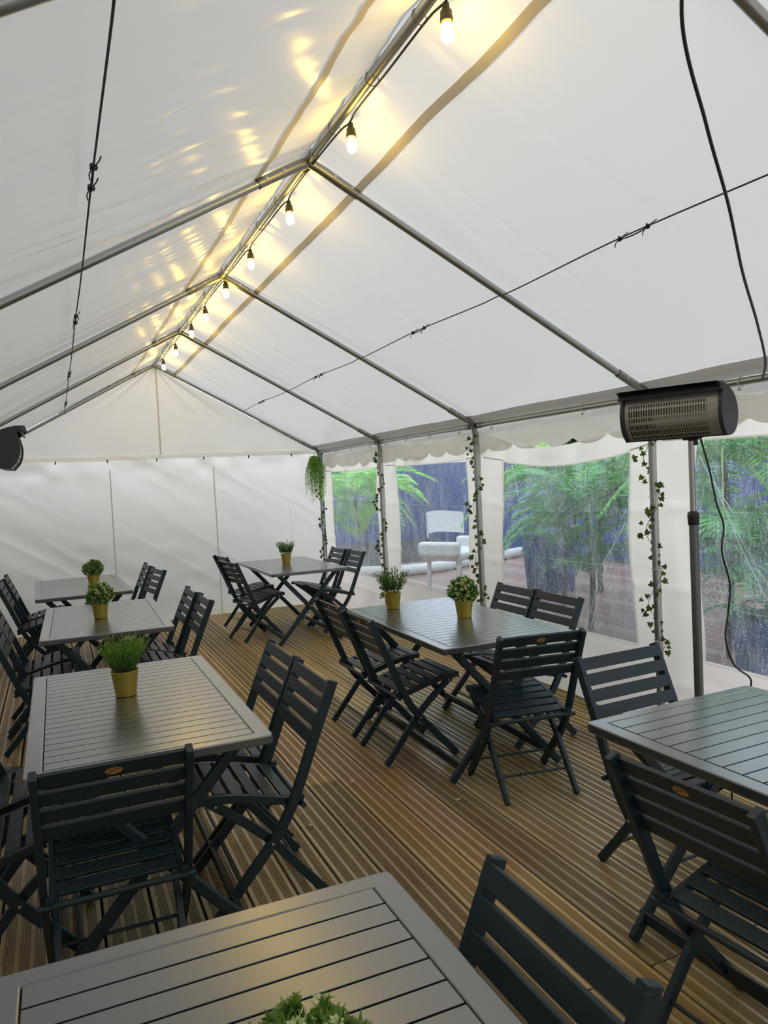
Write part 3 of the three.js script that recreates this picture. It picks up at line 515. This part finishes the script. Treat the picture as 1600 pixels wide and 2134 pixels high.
function potted(kind, x, z, label, seed, sc = 1) {
  const o = thing('potted_plant', label, 'potted plant', [x, TH + 0.001, z], 0, 'plants in gold pots'), rd = rng(seed);
  mesh('pot', potGeo, M.pot, o);
  mesh('rim', at(new THREE.TorusGeometry(0.0565, 0.0018, 6, 40), 0, 0.105, 0, Math.PI / 2, 0, 0), M.pot, o);
  const leaves = [], tips = [], stems = [], rv = () => V(rd() - 0.5, rd() - 0.5, rd() - 0.5);
  if (kind === 'feather') { // many upright stems with fine needles
    for (let k = 0; k < 210; k++) {
      const a = rd() * 6.283, q = Math.sqrt(rd()), p = V(Math.cos(a) * q * 0.04, 0.095, Math.sin(a) * q * 0.04), lean = q * 0.5, d = V(Math.cos(a) * lean, 1, Math.sin(a) * lean).normalize(), L = (0.095 + 0.065 * rd()) * sc * (1.05 - 0.25 * q);
      const dead = rd(), c0 = [0.05, 0.15, 0.012], c1 = [0.22, 0.40, 0.03];
      for (let m = 2; m < 17; m++) { const t = m / 16, b = p.clone().addScaledVector(d, L * t); b.x += Math.cos(a) * 0.012 * t * t; b.z += Math.sin(a) * 0.012 * t * t; const dd = d.clone().multiplyScalar(0.9).add(rv().multiplyScalar(1.3)).normalize(); leaves.push({ p: b, d: dd, n: rv().normalize(), l: 0.014 + 0.012 * rd(), w: 0.0042, c: mixc(c0, c1, clamp(t * 0.75 + dead * 0.35 - 0.15, 0, 1)) }); }
    }
  } else if (kind === 'narrow') { // upright narrow leaves
    for (let k = 0; k < 95; k++) {
      const a = rd() * 6.283, q = Math.sqrt(rd()), p = V(Math.cos(a) * q * 0.042, 0.095, Math.sin(a) * q * 0.042), d = V(Math.cos(a) * q * 0.62, 1, Math.sin(a) * q * 0.62).normalize(), L = (0.085 + 0.075 * rd()) * sc;
      for (let m = 2; m < 11; m++) { const t = m / 10, b = p.clone().addScaledVector(d, L * t), dd = d.clone().add(rv().multiplyScalar(1.1)).normalize(); leaves.push({ p: b, d: dd, n: rv().normalize(), l: 0.022 + 0.016 * rd(), w: 0.007, c: mixc([0.025, 0.085, 0.012], [0.13, 0.28, 0.035], clamp(t * 0.5 + rd() * 0.5 - 0.1, 0, 1)) }); }
    }
  } else { // rounded bush with small oval leaves, pale tips where it flowers
    const pale = kind === 'pale' ? 0.75 : kind === 'flower' ? 0.5 : 0.18, R = 0.078 * sc, cy = 0.162;
    for (let k = 0; k < 210; k++) {
      const y = 1 - 1.75 * rd(), a = rd() * 6.283, r = Math.sqrt(Math.max(0, 1 - y * y)), n0 = V(Math.cos(a) * r, y, Math.sin(a) * r), rad = R * (0.78 + 0.34 * rd()), c = V(n0.x * rad, cy + n0.y * rad * 0.86, n0.z * rad);
      if (c.y < 0.098) c.y = 0.098 + rd() * 0.01;
      const isTip = rd() < pale;
      for (let m = 0; m < 12; m++) { const d = n0.clone().multiplyScalar(0.75).add(rv().multiplyScalar(1.7)).normalize(); leaves.push({ p: c.clone().addScaledVector(rv(), 0.014), d, n: rv().normalize(), l: 0.013 + 0.008 * rd(), w: 0.0075, c: mixc([0.07, 0.19, 0.02], [0.26, 0.44, 0.06], rd()) }); }
      if (isTip) for (let m = 0; m < 6; m++) { const e = m / 6 * 6.283, u = V(-n0.y, n0.x, 0.3).normalize(), w = n0.clone().cross(u).normalize(), d = n0.clone().multiplyScalar(0.7).addScaledVector(u, Math.cos(e)).addScaledVector(w, Math.sin(e)).normalize(); tips.push({ p: c.clone().addScaledVector(n0, 0.012), d, n: n0, l: 0.013, w: 0.0065, c: mixc([0.42, 0.55, 0.16], [0.72, 0.76, 0.45], rd()) }); }
      if (k % 7 === 0) stems.push(tube([V(0, 0.09, 0), c.clone().multiplyScalar(0.5).setY(0.12), c], 0.0012, 4, 5));
    }
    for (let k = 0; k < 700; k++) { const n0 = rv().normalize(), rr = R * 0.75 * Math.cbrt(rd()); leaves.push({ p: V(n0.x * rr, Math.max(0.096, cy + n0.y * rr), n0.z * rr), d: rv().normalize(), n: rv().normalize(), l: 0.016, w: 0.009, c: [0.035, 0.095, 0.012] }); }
  }
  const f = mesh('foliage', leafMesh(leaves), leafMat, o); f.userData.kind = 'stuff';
  if (tips.length) mesh('flower_tips', leafMesh(tips), leafMat, o).userData.kind = 'stuff';
  if (stems.length) mesh('stems', merge(stems), M.stem, o).userData.kind = 'stuff';
  mesh('soil', at(new THREE.CylinderGeometry(0.0515, 0.0515, 0.006, 28), 0, 0.093, 0), M.soil, o);
}
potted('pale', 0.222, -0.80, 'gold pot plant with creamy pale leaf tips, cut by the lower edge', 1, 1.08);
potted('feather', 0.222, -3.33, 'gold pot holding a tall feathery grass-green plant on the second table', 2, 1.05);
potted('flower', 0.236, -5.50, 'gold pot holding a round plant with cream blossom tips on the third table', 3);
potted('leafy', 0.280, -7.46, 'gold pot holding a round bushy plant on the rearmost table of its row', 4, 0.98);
potted('narrow', 2.228, -7.84, 'gold pot with small dark green plant on the corner table', 5, 0.86);
potted('narrow', 1.988, -4.515, 'gold pot with upright narrow-leaved plant at the far edge of the two-plant table', 6, 1.0);
potted('pale', 2.205, -3.955, 'gold pot with rounded white-flecked plant on the two-plant table', 7, 0.98);

// ---------- ivy garlands and fern ----------
const ivyLeaf = (() => { // five-lobed leaf, folded a little along the middle
  const o = [[0, 0], [0.30, -0.16], [0.52, 0.02], [0.36, 0.26], [0.50, 0.50], [0.22, 0.56], [0, 1.0], [-0.22, 0.56], [-0.50, 0.50], [-0.36, 0.26], [-0.52, 0.02], [-0.30, -0.16]], P = [], I = [];
  P.push(0, 0.3, 0.02); for (const [x, y] of o) P.push(x, y, -0.22 * Math.abs(x)); for (let i = 1; i <= o.length; i++) I.push(0, i, i % o.length + 1);
  const g = new THREE.BufferGeometry(); g.setAttribute('position', new THREE.Float32BufferAttribute(P, 3)); g.setIndex(I); g.computeVertexNormals(); return g;
})();
function ivy(z, y0, y1, label, seed, n, ph) {
  const o = thing('ivy_garland', label, 'garland', [EX - 0.002, 0, z], 0, 'ivy garlands on the posts'), rd = rng(seed), pts = [], turns = 3.2;
  for (let k = 0; k <= 44; k++) { const t = k / 44, a = ph + t * turns * 6.283, r = 0.034 + 0.012 * rd(); pts.push(V(Math.cos(a) * r, y1 + (y0 - y1) * t, Math.sin(a) * r)); }
  for (const p of pts) if (p.x > 0.018) p.x = 0.018;
  const c = new THREE.CatmullRomCurve3(pts);
  mesh('vine_stem', new THREE.TubeGeometry(c, 160, 0.0018, 5), M.stem, o);
  for (let k = 0; k < n; k++) {
    const t = (k + rd() * 0.9) / n, p = c.getPoint(clamp(t, 0, 1)), a = rd() * 6.283, sd = rd() < 0.5 ? -1 : 1, off = 0.02 + 0.035 * rd();
    const m = mesh('leaf', ivyLeaf, rd() < 0.35 ? M.ivyB : M.ivy, o), q = V(p.x - 0.02 * rd() - 0.006, p.y - 0.01 * rd(), p.z + sd * off);
    m.position.copy(q); m.scale.setScalar(0.024 + 0.016 * rd());
    m.lookAt(m.position.clone().add(V(-1, 0.25 * (rd() - 0.3), 0.9 * (rd() - 0.25)))); m.rotateZ((rd() - 0.5) * 2.4 + Math.PI);
  }
  for (let k = 0; k < 4; k++) mesh('cable_tie', at(new THREE.TorusGeometry(R0 + 0.008, 0.002, 5, 16), 0.002, y0 + (y1 - y0) * (0.04 + k * 0.31), 0, Math.PI / 2, 0, 0), M.tie, o);
}
ivy(-3.42, 0.50, 1.86, 'ivy garland wound round the post beside the heater', 31, 60, 0.4);
ivy(-5.42, 0.45, 1.92, 'ivy garland wound round the post between the two-plant table windows', 32, 60, 1.9);
ivy(-7.42, 0.30, 1.90, 'ivy garland wound round the post near the corner table chair', 33, 60, 3.1);
ivy(-9.37, 0.55, 1.80, 'ivy garland hanging down the back corner post', 34, 44, 4.2);
{
  const o = thing('hanging_fern', 'bright green trailing fern hung in the back corner under the eave', 'fern', [EX - 0.10, 0.03, ZB + 0.10]), rd = rng(50), leaves = [];
  for (let k = 0; k < 90; k++) {
    const a = rd() * 6.283, r = 0.10 * Math.sqrt(rd()), L = 0.30 + 0.34 * rd() * (1 - r * 3), p0 = V(Math.cos(a) * r * 0.6, EY - 0.09 - 0.05 * rd(), Math.sin(a) * r * 0.6);
    for (let m = 0; m < 26; m++) { const t = m / 25, p = V(p0.x + Math.cos(a) * r * 0.8 * Math.sin(t * 2), p0.y - L * t + 0.03 * Math.sin(t * 3), p0.z + Math.sin(a) * r * 0.8 * Math.sin(t * 2)); for (const s of [-1, 1]) leaves.push({ p, d: V(s * Math.cos(a + 1.57), -0.65, s * Math.sin(a + 1.57)).add(V(rd() - 0.5, rd() - 0.5, rd() - 0.5)).normalize(), n: V(rd() - 0.5, rd() - 0.5, rd() - 0.5).normalize(), l: 0.026 * (1.15 - 0.5 * t), w: 0.009, c: mixc([0.08, 0.24, 0.012], [0.30, 0.52, 0.03], rd()) }); }
  }
  mesh('fronds', leafMesh(leaves), leafMat, o).userData.kind = 'stuff';
  mesh('hook', tube([[0, EY - 0.045, 0], [0.01, EY - 0.06, 0], [0, EY - 0.12, 0]], 0.003, 6, 10), M.stem, o);
}

// ---------- fallen leaves on the deck ----------
[[0.98, -3.30, 0.4, 'beside the split board near the aisle chairs'], [1.335, -3.665, 1.9, 'by the rear leg of the two-plant table aisle chair'], [1.70, -3.20, 2.8, 'in front of the badged chair at the two-plant table'], [1.455, -2.36, 0.9, 'on the aisle boards behind the nearest chair']].forEach(([x, z, a, where]) => {
  const g = grid(6, 4, (u, v) => { const t = u - 0.5, w = 0.011 * Math.sqrt(Math.max(0, 1 - 4 * t * t)); return [t * 0.03, 0.004 + 0.012 * t * t * 4 + 0.003 * (v - 0.5) ** 2 * 4, (v - 0.5) * 2 * w]; });
  const m = mesh(numbered('fallen_leaf'), g, phys({ color: lin(0.62, 0.52, 0.34), roughness: 0.7, side: THREE.DoubleSide }), scene); m.position.set(x, 0.001, z); m.rotation.y = a; m.userData = { label: 'small pale curled leaf ' + where, category: 'leaf', group: 'fallen leaves on the deck' };
});

// ---------- garden outside ----------
{
  const patio = structure('terrace_floor', 'weathered brown terrace boards outside the windows', 'terrace');
  const wet = std(lin(0.32, 0.16, 0.11), 0.4), wet2 = std(lin(0.27, 0.15, 0.11), 0.44), wet3 = std(lin(0.38, 0.25, 0.20), 0.42), gA = boardGeo(0, 0, -16, true);
  for (let k = 0; k < 30; k++) { const m = mesh('board', gA, [wet, wet2, wet3][Math.floor(hash2(k, 4, 4) * 3)], patio); m.position.set(EX + 0.22 + (k + 0.5) * PITCH, -0.03, 3); }
  const soil = structure('ground', 'dark garden soil around the terrace', 'ground'); mesh('soil_bed', at(new THREE.BoxGeometry(60, 0.1, 60), 4, -0.16, -10), std(lin(0.05, 0.045, 0.035), 1), soil);
  const navy = std(lin(0.03, 0.075, 0.26), 0.55), fence = thing('garden_fence', 'dark navy board fence at the far side of the terrace', 'fence', [9.3, 0, 0]), fb = rbox(0.03, 2.0, 0.235, 0.004);
  for (let k = 0; k < 100; k++) { const b = mesh('board', fb, navy, fence); b.position.set(0.01 * (hash2(k, 1, 1) - 0.5), 0.92, 3 - k * 0.245); }
  for (let k = 0; k < 13; k++) mesh('post', at(rbox(0.09, 2.0, 0.09, 0.01), 0.07, 0.9, 3 - k * 2), navy, fence);
  const cross = thing('garden_fence', 'dark navy board fence closing the garden beyond the white bench', 'fence', [0, 0, -18.5]), fc = rbox(0.235, 2.3, 0.03, 0.004);
  for (let k = 0; k < 36; k++) { const b = mesh('board', fc, navy, cross); b.position.set(0.6 + k * 0.245, 1.06, 0); }
}
// palm-like fern with arching fronds
const frondGeo = [0, 1, 2].map(v => {
  const rd = rng(200 + v), P = [], C = [], L = 1.0, droop = 0.55 + 0.25 * v, at2 = (t) => V(t * L * (1 - 0.12 * t), 0.42 * t - droop * t * t, 0), tri = (a, b, c, col) => { for (const q of [a, b, c]) { P.push(q.x, q.y, q.z); C.push(...col); } };
  for (let k = 0; k < 20; k++) { const a = at2(k / 20), b = at2((k + 1) / 20), w = 0.012 * (1 - k / 22), c = [0.16, 0.22, 0.05]; tri(a.clone().add(V(0, 0, -w)), b.clone().add(V(0, 0, -w)), b.clone().add(V(0, 0, w)), c); tri(a.clone().add(V(0, 0, -w)), b.clone().add(V(0, 0, w)), a.clone().add(V(0, 0, w)), c); }
  for (let k = 2; k < 62; k++) for (const s of [-1, 1]) {
    const t = k / 62, p = at2(t), l = 0.24 * Math.sin(Math.PI * clamp(t * 0.86 + 0.14, 0, 1)) ** 0.7 * (0.9 + 0.2 * rd()), d = V(0.55, -0.18 - 0.35 * rd(), s * 0.85).normalize(), q = p.clone().addScaledVector(d, l), w = V(0.011, 0, 0), m = p.clone().addScaledVector(d, l * 0.5).add(V(0, 0.012, 0));
    const col = mixc([0.045, 0.16, 0.045], [0.14, 0.36, 0.06], clamp(rd() * 0.8 + t * 0.2, 0, 1)); tri(p, m.clone().add(w), m.clone().sub(w), col); tri(m.clone().add(w), q, m.clone().sub(w), col);
  }
  const g = new THREE.BufferGeometry(); g.setAttribute('position', new THREE.Float32BufferAttribute(P, 3)); g.setAttribute('color', new THREE.Float32BufferAttribute(C, 3)); g.computeVertexNormals(); return g;
});
const frondMats = [[1.1, 1.15, 1], [2.3, 1.9, 0.9], [0.85, 1.15, 1.3], [1.7, 1.55, 0.9]].map(c => phys({ color: lin(...c.map(x => x * 1.55)), vertexColors: true, roughness: 0.5, transmission: 0.3, side: THREE.DoubleSide }));
function palm(x, y, z, r, n, mat, label, seed, tub) {
  const o = thing('fern_palm', label, 'palm', [x, 0, z], 0, 'palms in the garden'), rd = rng(seed);
  mesh('trunk', tube([[0, tub ? 0.4 : -0.05, 0], [0.03, y * 0.5, 0.02], [0, y, 0]], 0.026, 8, 10), M.stem, o);
  for (let k = 0; k < Math.round(n * 0.45); k++) { const f = mesh('frond', frondGeo[(k + 1) % 3], frondMats[mat], o); f.position.set(0, y * (0.45 + 0.3 * rd()), 0); f.rotation.set(0, k * 2.4 + rd(), 0.35 + 0.4 * rd(), 'YZX'); f.scale.setScalar(r * 0.62 * (0.8 + 0.4 * rd())); }
  for (let k = 0; k < n; k++) { const f = mesh('frond', frondGeo[k % 3], frondMats[mat], o); f.position.set(0, y - 0.02 + 0.05 * rd(), 0); f.rotation.set(0, k / n * 6.283 * 2.4 + rd(), (rd() < 0.4 ? 0.55 : 0.1) + 0.35 * (rd() - 0.4), 'YZX'); f.scale.setScalar(r * (0.8 + 0.4 * rd())); }
}
palm(4.75, 1.35, -12.2, 1.25, 28, 1, 'yellow-green palm beyond the window nearest the corner', 61);
palm(5.6, 1.4, -13.9, 1.2, 22, 1, 'yellow-green palm behind the white garden bench', 62);
palm(5.3, 1.55, -7.15, 1.1, 30, 3, 'green palm filling the upper part of the sagging-topped window', 63);
palm(4.8, 1.15, -6.05, 0.95, 38, 2, 'blue-green palm with arching fronds low in the sagging-topped window', 64);
palm(5.0, 1.6, -4.55, 1.2, 30, 3, 'bright green palm high behind the heater cable', 65);
palm(4.55, 0.9, -3.75, 0.9, 32, 2, 'low blue-green palm behind the heater cable', 66, true);
palm(6.3, 1.7, -6.3, 1.3, 26, 0, 'tall green palm farther out on the terrace', 67);
palm(7.2, 1.4, -9.4, 1.3, 16, 0, 'green palm in front of the navy fence', 68);
{
  const navyTub = std(lin(0.03, 0.075, 0.25), 0.45), tub = (x, z, w, h, label) => { const o = thing('planter_tub', label, 'planter', [x, 0, z], 0, 'navy planters outside'); const g = new THREE.LatheGeometry([[0, 0], [w * 0.42, 0], [w * 0.5, h - 0.03], [w * 0.53, h - 0.03], [w * 0.53, h], [w * 0.47, h], [w * 0.46, h - 0.06], [0, h - 0.06]].map(a => new THREE.Vector2(...a)), 28); mesh('tub', at(g, 0, -0.03, 0), navyTub, o); mesh('soil', at(new THREE.CylinderGeometry(w * 0.455, w * 0.455, 0.02, 24), 0, h - 0.08, 0), M.soil, o); };
  tub(4.55, -3.75, 0.55, 0.52, 'navy blue planter tub below the low palm behind the heater');
  tub(6.1, -8.5, 0.75, 0.8, 'large navy blue planter tub farther out on the terrace');
  // white moulded garden seat
  const white = std(lin(0.78, 0.78, 0.76), 0.45), s = thing('garden_bench', 'white curved garden bench beyond the clear window', 'bench', [5.0, 0, -9.05], 0.5);
  mesh('backrest', grid(24, 8, (u, v) => { const a = (u - 0.5) * 2.2; return [Math.sin(a) * 0.5, 0.78 + v * 0.30 + 0.03 * Math.cos(a * 2), -Math.cos(a) * 0.38]; }), phys({ color: lin(0.78, 0.78, 0.76), roughness: 0.45, side: THREE.DoubleSide }), s);
  mesh('seat', at(rbox(0.92, 0.12, 0.6, 0.05, 3), 0, 0.52, 0), white, s);
  mesh('armrest', at(rbox(0.14, 0.2, 0.62, 0.05, 3), -0.47, 0.62, 0), white, s); mesh('armrest', at(rbox(0.14, 0.2, 0.62, 0.05, 3), 0.47, 0.62, 0), white, s);
  for (const [x, z] of [[-0.4, -0.24], [0.4, -0.24], [-0.4, 0.24], [0.4, 0.24]]) mesh('leg', rod([x, -0.03, z], [x * 0.95, 0.48, z * 0.95], 0.03, 10), white, s);
  const kerb = mesh(numbered('garden_kerb'), at(tube([[4.3, 0.06, -11.9], [5.4, 0.06, -11.3], [6.8, 0.06, -11.7], [8.4, 0.06, -12.4]], 0.09, 10, 40), 0, 0, 0), white, scene); kerb.userData = { label: 'low white curved kerb on the terrace beyond the white bench', category: 'kerb' };
  const board = thing('notice_board', 'pale blank board on a post beyond the sagging-topped window', 'board', [6.4, 0, -7.85], -0.9); mesh('panel', at(rbox(0.55, 0.34, 0.025, 0.004), 0, 1.2, 0), std(lin(0.5, 0.47, 0.43), 0.6), board); mesh('post', at(rbox(0.06, 1.2, 0.06, 0.005), 0, 0.55, -0.04), M.stem, board);
}
// house standing close along the shaded side of the tent
{ const h = structure('wall_house', 'rendered house wall standing along the shaded side of the tent', 'house wall'); mesh('render_coat', at(new THREE.BoxGeometry(0.3, 8.0, 18), -2.15, 3.9, -3.5), std(lin(0.42, 0.39, 0.35), 0.9), h); }
// clipped hedge close behind the back end of the tent
{
  const o = thing('hedge', 'clipped hedge close behind the back end of the tent', 'hedge', [0.45, 0, -11.6]), rd = rng(91), L = [];
  for (let k = 0; k < 9000; k++) { const f = rd(), p = V((rd() - 0.5) * 4.6, rd() * 1.9, (rd() - 0.5) * 0.9); if (f < 0.75) p.z = (rd() < 0.7 ? 1 : -1) * (0.4 + 0.08 * rd()); else if (f < 0.9) p.y = 1.86 + 0.1 * rd(); L.push({ p, d: V(rd() - 0.5, rd() - 0.4, rd() - 0.5).normalize(), n: V(rd() - 0.5, rd() - 0.5, rd() - 0.5).normalize(), l: 0.13, w: 0.08, c: mixc([0.03, 0.07, 0.02], [0.09, 0.17, 0.04], rd()) }); }
  mesh('foliage', leafMesh(L), leafMat, o).userData.kind = 'stuff';
  mesh('stems', merge([-1.9, -1, 0, 1, 1.9].map(x => rod([x, -0.1, 0], [x, 1.7, 0], 0.05, 8))), M.stem, o).userData.kind = 'stuff';
}
// trees behind the fence
{
  const crown = (seed, sx, sy, n, c0, c1) => { const rd = rng(seed), L = []; for (let k = 0; k < n; k++) { const d = V(rd() - 0.5, rd() - 0.5, rd() - 0.5).normalize(), r = 0.55 + 0.45 * Math.cbrt(rd()), b = 1 + 0.25 * vnoise(d.x * 3 + seed, d.y * 3 + d.z * 2, 71); L.push({ p: V(d.x * sx * r * b, d.y * sy * r * b, d.z * sx * r * b), d: V(rd() - 0.5, rd() - 0.7, rd() - 0.5).normalize(), n: V(rd() - 0.5, rd(), rd() - 0.5).normalize(), l: 0.26, w: 0.16, c: mixc(c0, c1, rd()) }); } return leafMesh(L); };
  const cg = [crown(81, 1.9, 1.7, 5200, [0.03, 0.07, 0.018], [0.09, 0.17, 0.03]), crown(82, 1.7, 2.0, 5200, [0.025, 0.05, 0.02], [0.07, 0.13, 0.035])];
  const spots = [[14.5, 1.0], [14.5, -6.0], [14.5, -13.0], [14.5, -20.0], [8.4, -23.5], [2.0, -23.5]];
  spots.forEach(([x, z], i) => {
    const o = thing('garden_tree', ['leafy tree over the fence opposite the heater', 'dense tree over the fence opposite the sagging-topped window', 'leafy tree over the fence beyond the planter tub', 'dense tree at the far corner of the navy fence', 'leafy tree behind the cross fence near its outer end', 'dense tree behind the cross fence near the tent'][i], 'tree', [x, 0, z], i * 1.3, 'trees behind the fence');
    mesh('trunk', tube([[0, -0.1, 0], [0.05, 1.4, 0.04], [0, 3.0, 0]], 0.12, 8, 10), M.stem, o);
    const c = mesh('crown', cg[i & 1], leafMat, o); c.position.y = 3.5; c.userData.kind = 'stuff';
  });
}
renderer.render(scene, camera);
